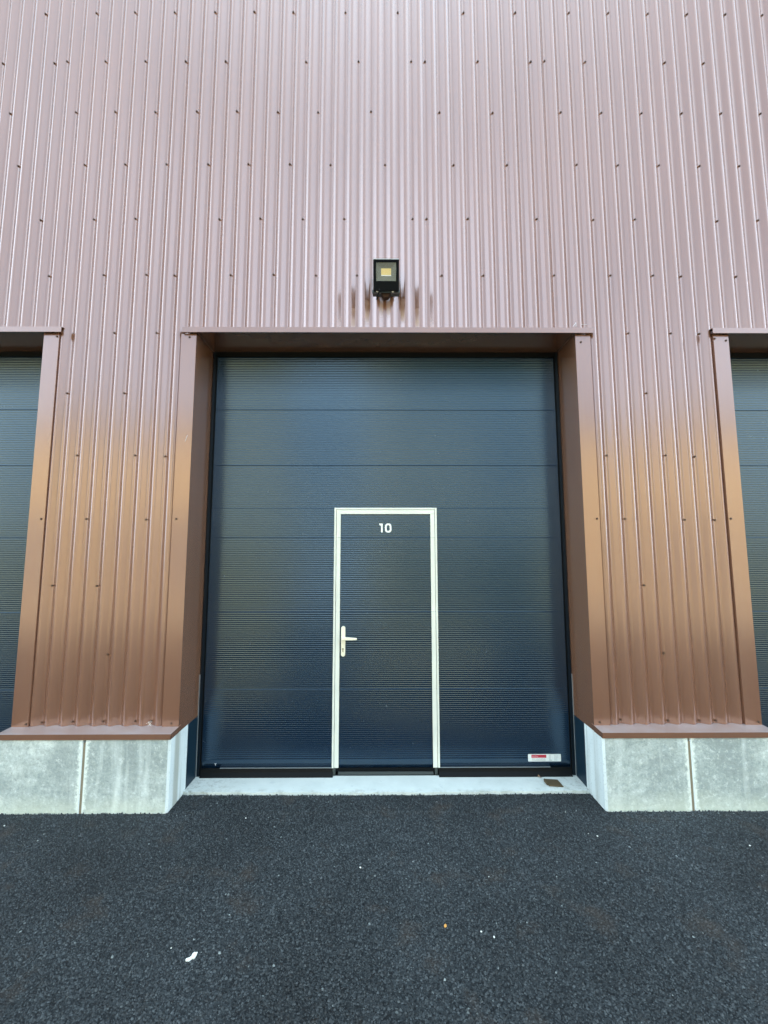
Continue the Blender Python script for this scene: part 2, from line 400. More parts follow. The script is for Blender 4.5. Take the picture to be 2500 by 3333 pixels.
# ------------------------------------------------------------------ ground
g = MB(); g.add([(-90,-90,0),(90,-90,0),(90,60,0),(-90,60,0)], [(0,1,2,3)])
tag(g.build('asphalt', M_ASPH, fix=False), kind='structure')
for (a, b) in OPEN:
    s = MB(); n = 90; xs = np.linspace(a+.001, b-.001, n)
    fy = .112 - .012*np.sin((xs-a)/(b-a)*math.pi) + rng.normal(0, .0028, n)
    top = [(x, y, .020) for x, y in zip(xs, fy)]; bot = [(x, y-.002, -.02) for x, y in zip(xs, fy)]; back = [(x, .60, .020) for x in xs]
    s.add(top+bot+back, [(i, i+1, 2*n+i+1, 2*n+i) for i in range(n-1)] + [(n+i, n+i+1, i+1, i) for i in range(n-1)])
    tag(s.build('floor_slab', M_SLAB, fix=False), kind='structure')

g = MB(); g.add([(-90,-19,.004),(90,-19,.004),(90,-6.8,.004),(-90,-6.8,.004)], [(0,1,2,3)])  # unseen gravel strip, added as warm ground for the lower piers to reflect
gv = NT('tan_gravel'); n_ = gv.noise(3, 6, .7); gv.set(Base_Color=gv.mix(n_, (.38, .29, .15), (.50, .38, .21)), Roughness=.9)
tag(g.build('unseen_gravel', gv.m, fix=False), kind='structure')
# loose bound stones that stand proud of the asphalt
def stones():
    zones = [(-2.9, 2.95, -1.75, .13, 13500), (-4.6, 4.6, -2.6, .13, 1500)]
    C = []
    for x0, x1, y0, y1, d in zones:
        k = int((x1-x0)*(y1-y0)*d); C.append(np.column_stack([rng.uniform(x0, x1, k), rng.uniform(y0, y1, k)]))
    C = np.vstack(C)
    keep = np.ones(len(C), bool)
    for a, b in PIER: keep &= ~((C[:,0] > a-.001) & (C[:,0] < b+.001) & (C[:,1] > PLINTH_F-.001))
    for a, b in OPEN:
        e = .107 - .012*np.sin((C[:,0]-a)/(b-a)*math.pi) + rng.normal(0, .0035, len(C))
        keep &= ~((C[:,0] > a) & (C[:,0] < b) & (C[:,1] > e))
    C = C[keep]; n = len(C)
    r = rng.gamma(6, .00078, n).clip(.0022, .0085)
    # a denser raised rim where the asphalt was rolled against concrete
    near = (np.abs(C[:,1]-.10) < .02) | (np.abs(C[:,1]-PLINTH_F) < .015)
    h = r*rng.uniform(.4, 1.0, n) + near*rng.uniform(0, .010, n)
    ang = rng.uniform(0, 2*math.pi, n); st = rng.uniform(.65, 1.0, n)
    K = 5; V = np.zeros((n, K+2, 3))
    for k in range(K):
        t = 2*math.pi*k/K + rng.uniform(-.3, .3, n); rr = r*rng.uniform(.8, 1.15, n)
        lx, ly = np.cos(t)*rr, np.sin(t)*rr*st
        V[:,k,0] = C[:,0]+lx*np.cos(ang)-ly*np.sin(ang); V[:,k,1] = C[:,1]+lx*np.sin(ang)+ly*np.cos(ang); V[:,k,2] = -.0008
    for k in range(2):   # a short ridge on top
        V[:,K+k,0] = C[:,0]+(k-.5)*r*.7*np.cos(ang); V[:,K+k,1] = C[:,1]+(k-.5)*r*.7*np.sin(ang); V[:,K+k,2] = h*rng.uniform(.8, 1.15, n)
    F = np.array([[0,1,6],[1,2,6],[2,5,6],[2,3,5],[3,4,5],[4,0,5],[0,6,5]])
    faces = (F[None]+ (np.arange(n)*(K+2))[:,None,None]).reshape(-1, 3)
    me = bpy.data.meshes.new('asphalt_stones'); me.vertices.add(n*(K+2)); me.vertices.foreach_set('co', V.reshape(-1))
    nf = len(faces); me.loops.add(nf*3); me.loops.foreach_set('vertex_index', faces.reshape(-1).astype(np.int32))
    me.polygons.add(nf); me.polygons.foreach_set('loop_start', np.arange(nf, dtype=np.int32)*3); me.polygons.foreach_set('loop_total', np.full(nf, 3, np.int32))
    me.update(); me.validate()
    at = me.attributes.new('tone', 'FLOAT', 'POINT'); at.data.foreach_set('value', np.repeat(rng.uniform(0, 1, n), K+2))
    me.materials.append(M_STONE)
    o = bpy.data.objects.new('asphalt_stones', me); link(o); tag(o, 'dark grey asphalt stones bound in the yard surface', 'asphalt', kind='stuff')
stones()

# ------------------------------------------------------------------ the warehouse
WH = empty('warehouse', (0.04, 0, 0))
tag(WH, 'brown corrugated steel warehouse wall with recessed navy doors on a concrete base', 'building')
WH_INV = Matrix.Translation((-0.04, 0, 0))
def part(o, parent=None):
    o.parent = parent or WH
    o.matrix_parent_inverse = WH_INV if o.parent is WH else Matrix.Identity(4)
    return o

V = VALLEYS[:]
while V[-1] < 9.7: V.append(V[-1]+.1146)
while V[0] > -9.6: V.insert(0, V[0]-.1112)
off = V.index(VALLEYS[0])
Vh, Fl, CY, DP = .011, .036, .004, .027
def profile(x0, x1, dy):
    pts = []
    for i, v in enumerate(V):
        a, b = v-Vh, v+Vh
        pts += [(a-Fl, CY), (a, CY+DP), (b, CY+DP), (b+Fl, CY)]
    p = rounded([(V[0]-.2, CY)]+pts+[(V[-1]+.2, CY)], .0092, 5)
    # clip to the interval
    q = []
    for (xa, ya), (xb, yb) in zip(p, p[1:]):
        if xb <= xa+1e-6 or xb < x0 or xa > x1: continue
        def at(x): t = (x-xa)/(xb-xa); return (x, ya+(yb-ya)*t)
        s_, e_ = (at(x0) if xa < x0 else (xa, ya)), (at(x1) if xb > x1 else (xb, yb))
        if not q: q.append(s_)
        q.append(e_)
    return [(x, y+dy) for x, y in q]
def strip(mb, prof, z0, z1):
    n = len(prof)
    mb.add([(x, y, z0) for x, y in prof]+[(x, y, z1) for x, y in prof], [(i, i+1, n+i+1, n+i) for i in range(n-1)])

laps = [-2.746, -1.731, -.693, .341, 1.37, 2.40, 3.43]
while laps[-1] < WALL_END[1]-1.1: laps.append(laps[-1]+1.03)
while laps[0] > WALL_END[0]+1.1: laps.insert(0, laps[0]-1.03)
laps = [WALL_END[0]]+laps+[WALL_END[1]]
sheets = []
COVER = [(a-.06, b+.06) for a, b in OPEN]
for i, (a, b) in enumerate(zip(laps, laps[1:])):
    odd = i % 2; x0, x1 = (a, b) if odd else (a-.02, b+.02)
    dy = -.0016 if odd else 0
    mb = MB(); strip(mb, profile(x0, x1, dy), HEAD_Z, TOP)
    segs = [(x0, x1)]
    for ca, cb in COVER:
        nx = []
        for sa, sb in segs:
            if cb <= sa or ca >= sb: nx.append((sa, sb)); continue
            if ca > sa: nx.append((sa, ca))
            if cb < sb: nx.append((cb, sb))
        segs = nx
    for sa, sb in segs:
        if sb-sa > .02: strip(mb, profile(sa, sb, dy), SILL_Z, HEAD_Z)
    o = mb.build('cladding_sheet', M_CLAD, smooth=True, fix=False); part(o); sheets.append((a, b, o))

# screws: washer + hexagon head, facing -y
def screw_mesh():
    m = MB(); N = 10
    m.extrude_y([(math.cos(t)*.0085, math.sin(t)*.0085) for t in [2*math.pi*i/N for i in range(N)]], -.0022, 0)
    m.extrude_y([(math.cos(t)*.0058, math.sin(t)*.0058) for t in [2*math.pi*i/6 for i in range(6)]], -.0085, -.0022)
    me = m.build('screw', M_SCREW)
    return me
SC = screw_mesh(); SCM = SC.data; bpy.data.objects.remove(SC)
def screw(x, z, y, parent):
    o = bpy.data.objects.new('screw', SCM); COL.objects.link(o)
    o.parent = parent; o.location = (x, y, z); o.rotation_euler = (random.uniform(-.06, .06), random.uniform(0, 1), random.uniform(-.06, .06))
    return o
for i, z in SCREWS:
    x = VALLEYS[i]+random.uniform(-.003, .003)
    sh = next(o for a, b, o in sheets if a <= x < b)
    screw(x, z, CY+DP-.001, sh)
for x in (-2.77, -.70, .335, 1.378): 
    sh = next(o for a, b, o in sheets if a <= x < b); screw(x, 3.556, CY-.001, sh)

# plinths with their blocks, sill flashings and navy side panels
def block(name, x0, x1, ch0, ch1, parent):
    c = .014
    xy = []; side = []
    # counter-clockwise from front left
    if ch0: xy += [(x0, PLINTH_F+c), (x0+c, PLINTH_F)]; 
    else: xy += [(x0, PLINTH_F+.004), (x0+.004, PLINTH_F)]
    if ch1: xy += [(x1-c, PLINTH_F), (x1, PLINTH_F+c)]
    else: xy += [(x1-.004, PLINTH_F), (x1, PLINTH_F+.004)]
    xy += [(x1, PLINTH_B), (x0, PLINTH_B)]
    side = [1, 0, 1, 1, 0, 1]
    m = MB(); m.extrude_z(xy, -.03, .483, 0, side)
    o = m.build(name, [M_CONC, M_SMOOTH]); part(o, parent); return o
for (a, b), jx in zip(PIER, (-6.3, -2.0605, 2.147, 6.4)):
    m = MB(); m.box(a+.02, b-.02, PLINTH_F+.005, .33, -.03, .46)
    core = m.build('concrete_plinth', M_MORTAR); part(core)
    block('concrete_block', a+.0005, jx-.0085, True, False, core)
    block('concrete_block', jx+.0085, b-.0005, False, True, core)
    # folded steel sill: sloping top, front drip, side cheeks
    m = MB()
    m.extrude_x([(PLINTH_F-.006, .484), (PLINTH_F-.006, .5205), (.03, .5265), (.03, .5245), (PLINTH_F-.004, .5185), (PLINTH_F-.004, .484)], a-.002, b+.002)
    for x in (a-.003, b+.001):
        m.extrude_x([(PLINTH_F-.006, .484), (PLINTH_F-.006, .5205), (-.004, .5255), (-.004, .484)], x, x+.002)
    o = m.build('sill_flashing', M_TRIM); part(o)
    for x, sgn in ((a, 1), (b, -1)):
        m = MB(); x_ = x+sgn*.0005
        m.box(min(x_, x_+sgn*.02), max(x_, x_+sgn*.02), PLINTH_B+.001, DOOR_Y-.001, -.01, .485)
        part(m.build('side_panel', M_NAVY))

# jamb and header flashings, reveal and soffit linings
def jamb(x, sgn):      # x = clear edge, sgn = direction of the pier
    m = MB(); e = x+sgn*.120
    x0, x1 = sorted((x, e)); m.box(x0, x1, -.0035, -.0015, SILL_Z-.0015, 3.502)
    r0, r1 = sorted((e, e-sgn*.002)); m.box(r0, r1, -.0015, .030, SILL_Z+.002, 3.50)
    o = m.build('jamb_flashing', M_TRIM); part(o)
    return o
def lining(x, sgn):
    m = MB(); x0, x1 = sorted((x, x+sgn*.002)); m.box(x0, x1, -.0012, DOOR_Y-.004, .484, HEAD_Z)
    part(m.build('reveal_lining', M_TRIM))
js = {}
for k, (a, b) in enumerate(OPEN):
    js[k, 0] = jamb(a, -1); js[k, 1] = jamb(b, 1); lining(a, -1); lining(b, 1)
    m = MB(); m.box(a-.001, b+.001, -.0012, DOOR_Y-.004, HEAD_Z+.0003, HEAD_Z+.0023); part(m.build('soffit_lining', M_TRIM))
    m = MB(); x0, x1 = ((a-.104, b+.134) if k == 1 else (a-.13, b+.154) if k == 0 else (a-.143, b+.12))
    m.extrude_x([(-.032, 3.503), (-.032, 3.5455), (.028, 3.552), (.028, 3.550), (-.030, 3.5435), (-.030, 3.505), (-.0045, 3.510), (-.0045, 3.508)], x0, x1)
    o = m.build('header_flashing', M_TRIM); part(o)
for (k, s_), lst in {(1, 0): [(621.7, 1094, -1.52, 3.475)], (1, 1): [(0, 0, 1.585, 3.44)], (0, 1): [(0, 0, -2.565, 3.478)], (2, 0): [(0, 0, 2.655, 3.47), (0, 0, 2.745, 3.455)]}.items():
    for _, _, x, z in lst: screw(x, z, -.0033, js[k, s_])
for (k, s_), x in {(1, 0): -1.555, (1, 1): 1.640, (0, 1): -2.574, (2, 0): 2.665}.items(): screw(x, 2.031, -.0033, js[k, s_])
for (k, s_), x in {(1, 0): -1.518, (1, 1): 1.585, (0, 1): -2.562, (2, 0): 2.742}.items(): screw(x, .547, -.0033, js[k, s_])

# rest of the building shell, so that it casts the shade of a real hall
m = MB(); x0, x1 = WALL_END
m.box(x0, x1, .045, .075, 3.56, TOP)                                     # liner above the openings
for a, b in [(x0, OPEN[0][0])]+[(OPEN[0][1], OPEN[1][0]), (OPEN[1][1], OPEN[2][0])]+[(OPEN[2][1], x1)]:
    m.box(a+.003, b-.003, .045, .075, .48, 3.56)
m.box(x0, x0+.03, .076, 14, 0, TOP); m.box(x1-.03, x1, .076, 14, 0, TOP); m.box(x0, x1, 14.001, 14.03, 0, TOP)
part(m.build('rear_wall', M_TRIM))
m = MB(); m.box(x0-.05, x1+.05, -.06, 14.1, TOP, TOP+.08); part(m.build('roof', M_TRIM, bevel=.01))

# ------------------------------------------------------------------ sectional doors
SEAMS = [.0785, .682, 1.295, 1.904, 2.516, 3.004, 3.612]
def rib_profile(z0, z1):
    """(y, z) of one panel: micro ribs with a flat lip at both ends"""
    g = .0007; z0 += g; z1 -= g
    lip0 = .066 if z0 < .1 else .0035; lip1 = .0035
    pitch = .01555; n = max(1, int(round((z1-z0-lip0-lip1)/pitch))); p = (z1-z0-lip0-lip1)/n
    pts = [(.0015, z0), (0, z0+.0002), (0, z0+lip0)]
    for i in range(n):
        zz = z0+lip0+i*p
        pts += [(.00000, zz+p*.10), (.00085, zz+p*.34), (.0012, zz+p*.5), (.00085, zz+p*.66), (.0, zz+p*.90)]
    pts += [(0, z1-.0002), (.0015, z1)]
    return pts
def panel(x0, x1, prof, y):
    m = MB(); n = len(prof)
    m.add([(x0, y+a, z) for a, z in prof]+[(x1, y+a, z) for a, z in prof], [(i, i+1, n+i+1, n+i) for i in range(n-1)])
    m.add([(x0, y+a, z) for a, z in prof]+[(x0, y+.03, prof[-1][1]), (x0, y+.03, prof[0][1])], [tuple(range(n+2))])
    m.add([(x1, y+a, z) for a, z in prof]+[(x1, y+.03, prof[-1][1]), (x1, y+.03, prof[0][1])], [tuple(range(n+2))[::-1]])
    return m
def stepped(x0, x1, x2, x3, prof, y, zc):
    prof = sorted(prof+[(.0004, zc)], key=lambda p: p[1]); m = MB(); n = len(prof)
    m.v = [(x, y+a, z) for x in (x0, x1, x2, x3) for a, z in prof]
    for c in range(3):
        for i in range(n-1):
            if c == 1 and prof[i][1] < zc-1e-6: continue
            m.f.append((c*n+i, c*n+i+1, (c+1)*n+i+1, (c+1)*n+i)); m.m.append(0)
    return m
def clip(prof, z0, z1):
    q = [(a, z) for a, z in prof if z0 < z < z1]
    return ([(.006, z0)] if prof[0][1] < z0 else []) + q + ([(.006, z1)] if prof[-1][1] > z1 else [])
FW = (-.3965, .4635); FT = 2.154; LW = (-.3430, .4095); LT = 2.1005      # wicket frame outside, leaf inside
for k, (a, b) in enumerate(OPEN):
    m = MB(); m.box(a+.004, b-.004, DOOR_Y+.031, DOOR_Y+.06, .02, 3.62)
    door = m.build('sectional_door', M_DOOR); part(door)
    xa, xb = a+.036, b-.036
    for i, (z0, z1) in enumerate(zip(SEAMS, SEAMS[1:])):
        pr = rib_profile(z0, z1); dy = DOOR_Y + random.uniform(-.0006, .0006)
        if k == 1 and z0 < FT:
            mbs = [panel(xa, FW[0]+.003, pr, dy), panel(FW[1]-.003, xb, pr, dy)]
            if z1 > FT: mbs = [stepped(xa, FW[0]+.003, FW[1]-.003, xb, pr, dy, FT-.003)]   # the board above the wicket with its two shoulders
        else: mbs = [panel(xa, xb, pr, dy)]
        for mb in mbs:
            o = mb.build('door_panel', M_DOOR, fix=False); part(o, door)
            o.data.polygons.foreach_set('use_smooth', [len(p.vertices) == 4 for p in o.data.polygons])
    # guide rails with rubber lips, and a bright wiper low down
    for x, s_ in ((a, 1), (b, -1)):
        m = MB(); p, q = sorted((x+s_*.003, x+s_*.025)); m.box(p, q, DOOR_Y-.014, DOOR_Y+.03, .02, HEAD_Z-.003)
        part(m.build('guide_rail', M_GUIDE, bevel=.002), door)
        m = MB(); p, q = sorted((x+s_*.0255, x+s_*.037)); m.box(p, q, DOOR_Y-.004, DOOR_Y+.03, .02, HEAD_Z-.003)
        part(m.build('rubber_seal', M_RUBBER), door)
        m = MB(); p, q = sorted((x+s_*.0008, x+s_*.005)); m.box(p, q, DOOR_Y-.020, DOOR_Y-.0145, .02, .80)
        part(m.build('metal_strip', M_ALU), door)
    # top seal
    m = MB(); m.box(a+.003, b-.003, DOOR_Y-.012, DOOR_Y-.003, HEAD_Z-.045, HEAD_Z-.001); part(m.build('rubber_seal', M_RUBBER), door)
    spans = [(xa, xb)] if k != 1 else [(xa, -.385), (.452, xb)]
    for (s0, s1) in spans:
        m = MB()
        m.extrude_x([(DOOR_Y+.02, .0775), (DOOR_Y-.004, .0775), (DOOR_Y-.007, .066), (DOOR_Y-.012, .050), (DOOR_Y-.026, .034), (DOOR_Y-.036, .0205), (DOOR_Y+.02, .0205)], s0, s1)
        part(m.build('rubber_seal', M_RUBBER), door)
    if k == 1:
        for s0, s1 in ((-1.281, -.3975), (.4645, 1.342)):
            m = MB(); m.box(s0, s1, DOOR_Y-.0065, DOOR_Y+.01, .0776, .0812); part(m.build('metal_strip', M_ALU), door)

# ------------------------------------------------------------------ wicket door with the number
m = MB(); m.box(LW[0]-.02, LW[1]+.02, DOOR_Y+.0305, DOOR_Y+.0309, .08, LT)
WK = m.build('wicket_door', M_DOOR); part(WK)
for z0, z1 in zip(SEAMS, SEAMS[1:]):
    if z0 > LT: break
    pr = rib_profile(z0, z1)
    if z1 > LT: pr = clip(pr, 0, LT)
    o = panel(LW[0]+.0025, LW[1]-.0025, pr, DOOR_Y).build('door_panel', M_DOOR, fix=False); part(o, WK)
    o.data.polygons.foreach_set('use_smooth', [len(p.vertices) == 4 for p in o.data.polygons])
def fr(x0, x1, z0, z1, y): 
    m = MB(); m.box(x0, x1, y, DOOR_Y+.02, z0, z1); part(m.build('frame_profile', M_WHITE, bevel=.0018), WK)
zb = .0775
# outer frame, then leaf frame behind a thin shadow gap
fr(FW[0], FW[0]+.0155, zb, FT, DOOR_Y-.008); fr(FW[1]-.0155, FW[1], zb, FT, DOOR_Y-.008); fr(FW[0]+.0166, FW[1]-.0166, FT-.0155, FT, DOOR_Y-.0082)
prev = zb
for z in (.682, 1.295, 1.904, LT):
    for x0, x1 in ((FW[0]+.019, LW[0]), (LW[1], FW[1]-.019)): fr(x0, x1, prev+.0006, z-.0006, DOOR_Y-.0055)
    prev = z
fr(FW[0]+.0185, FW[1]-.0185, LT, FT-.0175, DOOR_Y-.0056)
m = MB()
for x0, x1 in ((LW[0], LW[0]+.0024), (LW[1]-.0024, LW[1])): m.box(x0, x1, DOOR_Y-.0015, DOOR_Y+.02, zb, LT)
m.box(LW[0], LW[1], DOOR_Y-.0015, DOOR_Y+.02, LT-.0024, LT-.0001)
part(m.build('rubber_seal', M_RUBBER), WK)
m = MB(); m.box(-.384, .451, DOOR_Y-.002, DOOR_Y+.03, .0505, .0774); part(m.build('rubber_seal', M_RUBBER), WK)
m = MB(); m.box(-.344, .410, DOOR_Y-.010, DOOR_Y+.03, .0285, .050); part(m.build('threshold_strip', plain('dark_threshold', (.035, .045, .048), .5, .5)), WK)
m = MB(); m.box(-.384, .451, DOOR_Y-.005, DOOR_Y+.03, .0195, .0284); part(m.build('rubber_seal', M_RUBBER), WK)
for x in (-.378, .432):
    m = MB(); m.box(x-.010, x+.012, DOOR_Y-.012, DOOR_Y+.02, .0285, .0772); part(m.build('end_cap', plain('worn_plastic', (.03, .04, .04), .5), bevel=.003), WK)

# digits
def rrect(cx, cz, w, h, r, n=6):
    p = []
    for (sx, sz, t0) in ((1,1,0), (-1,1,90), (-1,-1,180), (1,-1,270)):
        for i in range(n+1):
            t = math.radians(t0+90*i/n); p.append((cx+sx*(w/2-r)+math.cos(t)*r, cz+sz*(h/2-r)+math.sin(t)*r))
    return p
DY0, DY1 = DOOR_Y-.0022, DOOR_Y-.0006
m = MB(); zt, zbm = 2.0215, 1.9455
m.extrude_y([(-.0195, zt-.002), (-.0185, zt), (.0080, zt), (.0095, zt-.0015), (.0095, zbm+.005), (.0070, zbm), (-.0020, zbm), (-.0045, zbm+.004), (-.0045, zt-.0165), (-.0150, zt-.0165), (-.0185, zt-.009)], DY0, DY1)
part(m.build('digit', M_DIGIT), WK)
m = MB(); o_ = rrect(.0557, (zt+zbm)/2, .054, .077, .0235); i_ = rrect(.0557, (zt+zbm)/2, .0255, .048, .0115); n = len(o_)
m.add([(x, DY0, z) for x, z in o_]+[(x, DY0, z) for x, z in i_]+[(x, DY1, z) for x, z in o_]+[(x, DY1, z) for x, z in i_],
      [(i, (i+1)%n, n+(i+1)%n, n+i) for i in range(n)]+[(i, 2*n+i, 2*n+(i+1)%n, (i+1)%n) for i in range(n)]+[(n+i, n+(i+1)%n, 3*n+(i+1)%n, 3*n+i) for i in range(n)])
part(m.build('digit', M_DIGIT), WK)

# handle
m = MB(); m.extrude_y(rrect(-.3133, 1.058, .0345, .241, .0165, 8), DOOR_Y-.014, DOOR_Y+.001)
part(m.build('handle_plate', M_HANDLE, bevel=.003), WK)
m = MB(); y0, y1 = DOOR_Y-.058, DOOR_Y-.045
m.extrude_y([(-.326, 1.0975), (-.300, 1.0985), (-.206, 1.0925), (-.200, 1.0895), (-.1985, 1.083), (-.201, 1.0765), (-.208, 1.0745), (-.300, 1.0735), (-.326, 1.0745)], y0, y1)
m.extrude_y([(-.314+math.cos(t)*.0105, 1.086+math.sin(t)*.0105) for t in [2*math.pi*i/14 for i in range(14)]], y1-.0005, DOOR_Y-.013)
part(m.build('handle_lever', M_HANDLE, bevel=.0035), WK)
m = MB()
m.extrude_y([(-.3145+math.cos(t)*.0082, .9985+math.sin(t)*.0082) for t in [2*math.pi*i/16 for i in range(16)]], DOOR_Y-.0165, DOOR_Y-.01)
m.extrude_y(rrect(-.3145, .984, .0085, .020, .004), DOOR_Y-.0162, DOOR_Y-.01)
part(m.build('lock_cylinder', plain('dull_lock_metal', (.33, .30, .22), .45, .6)), WK)
m = MB(); m.extrude_y(rrect(-.3145, .9985, .0022, .009, .001), DOOR_Y-.0170, DOOR_Y-.0164); part(m.build('keyhole', M_DARK), WK)

# sticker
ST = (1.1675, 1.4295, .1205, .1760)
m = MB(); m.extrude_y(rrect((ST[0]+ST[1])/2, (ST[2]+ST[3])/2, ST[1]-ST[0], ST[3]-ST[2], .004), DOOR_Y-.0016, DOOR_Y-.0002)
stick = m.build('maker_sticker', M_STICK); stick['label'] = 'white maker sticker with red logo box'; part(stick, [o for o in bpy.data.objects if o.name.startswith('sectional_door')][1])
def sub(mb, mat, name='print'):
    o = mb.build(name, mat); part(o, stick.parent)
    if name == 'print': o['kind'] = 'stuff'
    return o
m = MB(); m.extrude_y(rrect(1.2535, .1590, .1185, .0245, .004), DOOR_Y-.0020, DOOR_Y-.0017); sub(m, M_RED, 'logo_box')
def text_mesh(txt, size, x, z, y, mat, name, sx=1.0):
    cu = bpy.data.curves.new(name, 'FONT'); cu.body = txt; cu.size = size; cu.extrude = .0001; cu.resolution_u = 2
    t = bpy.data.objects.new(name, cu); COL.objects.link(t)
    dg = bpy.context.evaluated_depsgraph_get(); me = bpy.data.meshes.new_from_object(t.evaluated_get(dg))
    bpy.data.objects.remove(t)
    me.transform(Matrix.Translation((x, y, z)) @ Matrix.Rotation(math.pi/2, 4, 'X') @ Matrix.Diagonal((sx, 1, 1, 1)))
    me.materials.clear(); me.materials.append(mat)
    o = bpy.data.objects.new(name, me); COL.objects.link(o); return part(o, stick.parent)
text_mesh('sothu', .023, 1.1985, .1535, DOOR_Y-.0022, M_PINK, 'lettering', .95)
m = MB(); m.box(1.199, 1.309, DOOR_Y-.0023, DOOR_Y-.0021, .1490, .1512); sub(m, M_PINK, 'print')
m = MB()
for i, z in enumerate((.1405, .1365, .1310, .1265)):
    x = 1.196
    while x < 1.300:
        l = random.uniform(.006, .020); m.box(x, min(x+l, 1.309), DOOR_Y-.0020, DOOR_Y-.0017, z, z+.0013); x += l+.003
for i in range(6):
    z = .1675-.0082*i
    m.box(1.334, 1.334+random.uniform(.012, .026), DOOR_Y-.0020, DOOR_Y-.0017, z, z+.0022)
    x = 1.376
    while x < 1.398:
        l = random.uniform(.005, .012); m.box(x, x+l, DOOR_Y-.0020, DOOR_Y-.0017, z, z+.0018); x += l+.002
sub(m, M_INK, 'print')

# ------------------------------------------------------------------ floodlight over the door
FLc = Vector((.036, -.105, 3.924)); TILT = math.radians(9)
FL_ = empty('floodlight', FLc)
tag(FL_, 'small black square floodlight on a bracket above the numbered door', 'floodlight')
FM = Matrix.Translation(FLc) @ Matrix.Rotation(TILT, 4, 'X')
def fpart(mb, name, mat, local=True, **kw):
    o = mb.build(name, mat, **kw)
    if local: o.data.transform(Matrix.Rotation(TILT, 4, 'X'))
    else: o.data.transform(Matrix.Translation(-FLc))
    o.parent = FL_; return o
HW, HH = .1005, .1185
m = MB(); yf = -.018
wx, w0, w1 = .0775, -.045, .0965
# bezel: four bars round the window (lower one is the wide chin)
m.box(-HW, HW, yf, .022, -HH, w0); m.box(-HW, HW, yf, .022, w1, HH); m.box(-HW, -wx, yf, .022, w0, w1); m.box(wx, HW, yf, .022, w0, w1)
fpart(m, 'housing', M_LAMP)
m = MB(); m.box(-HW+.002, HW-.002, .0225, .040, -HH+.004, HH-.002)
for i in range(9): m.box(-HW+.012+i*.0215, -HW+.016+i*.0215, .040, .058, -HH+.02, HH-.02)
fpart(m, 'heat_sink', M_EDGE)
m = MB(); m.box(-HW+.001, HW-.001, yf+.002, .022, HH+.0002, HH+.0065); fpart(m, 'top_rim', M_EDGE)
lx, l0, l1 = .039, .0105, .0665
def q(a, b, y0, y1): return a, b
m = MB(); yi = .016; yo = yf+.004
O = [(-wx, yo, w0), (wx, yo, w0), (wx, yo, w1), (-wx, yo, w1)]; I = [(-lx, yi, l0), (lx, yi, l0), (lx, yi, l1), (-lx, yi, l1)]
m.add(O+I, [(0,1,5,4), (1,2,6,5), (2,3,7,6), (3,0,4,7)]); fpart(m, 'reflector', M_REFL, fix=False)
m = MB(); m.box(-lx, lx, yi, yi+.003, l0, l1)
led = fpart(m, 'led_board', M_LED)
m = MB(); m.box(-lx, lx, yi-.005, yi-.0005, l0-.003, l0+.004); fpart(m, 'led_glint', M_BRIGHT)  # pale bar standing in for the bright reflection along the board's lower edge
m = MB()
for i in range(10):
    for j in range(6): m.box(-lx+.004+i*.0075, -lx+.008+i*.0075, yi-.0012, yi-.0001, l0+.010+j*.0088, l0+.0145+j*.0088)
fpart(m, 'led_chips', plain('led_chip', (.62, .47, .13), .4, .5))
m = MB(); m.box(-wx, wx, yf+.0015, yf+.003, w0, w1); fpart(m, 'glass_pane', M_GLASS)
# bracket
m = MB(); m.box(-.074, .146, -.004, .0, 3.845, 3.874)
fpart(m, 'wall_bar', M_STEEL, local=False, bevel=.001)
for x0 in (-.0745, .1425):
    m = MB(); m.hexa([(x0,-.030,3.845),(x0+.004,-.030,3.845),(x0+.004,-.0045,3.845),(x0,-.0045,3.845),(x0,-.122,3.894),(x0+.004,-.122,3.894),(x0+.004,-.092,3.905),(x0,-.092,3.905)])
    m.hexa([(x0,-.060,3.845),(x0+.004,-.060,3.845),(x0+.004,-.0045,3.845),(x0,-.0045,3.845),(x0,-.060,3.862),(x0+.004,-.060,3.862),(x0+.004,-.0045,3.874),(x0,-.0045,3.874)])
    fpart(m, 'bracket_arm', M_EDGE, local=False)
m = MB(); m.box(-.0700, .1420, -.088, -.0845, 3.800, 3.822); m.box(-.0700, .1420, -.0845, -.0045, 3.8185, 3.822); fpart(m, 'bracket_base', M_STEEL, local=False)
for x in (-.033, .088):
    m = MB(); m.extrude_y([(x+math.cos(t)*.010, 3.809+math.sin(t)*.010) for t in [2*math.pi*i/10 for i in range(10)]], -.0945, -.0882)
    fpart(m, 'bolt', M_BRIGHT, local=False)
m = MB(); m.tube([(-.016, -.094, 3.818), (-.020, -.100, 3.795), (-.032, -.085, 3.775), (-.036, -.045, 3.775), (-.030, -.002, 3.800)], .0055)
m.tube([(-.014, -.095, 3.832), (-.018, -.099, 3.806)], .0095)
fpart(m, 'cable', M_RUBBER, local=False)
m = MB(); m.hexa([(.015,-.05,3.788),(.056,-.05,3.788),(.056,-.004,3.788),(.015,-.004,3.788),(-.004,-.06,3.818),(.075,-.06,3.818),(.075,-.004,3.818),(-.004,-.004,3.818)])
fpart(m, 'junction_box', plain('rusty_brown', (.05, .022, .014), .7), local=False, bevel=.004)

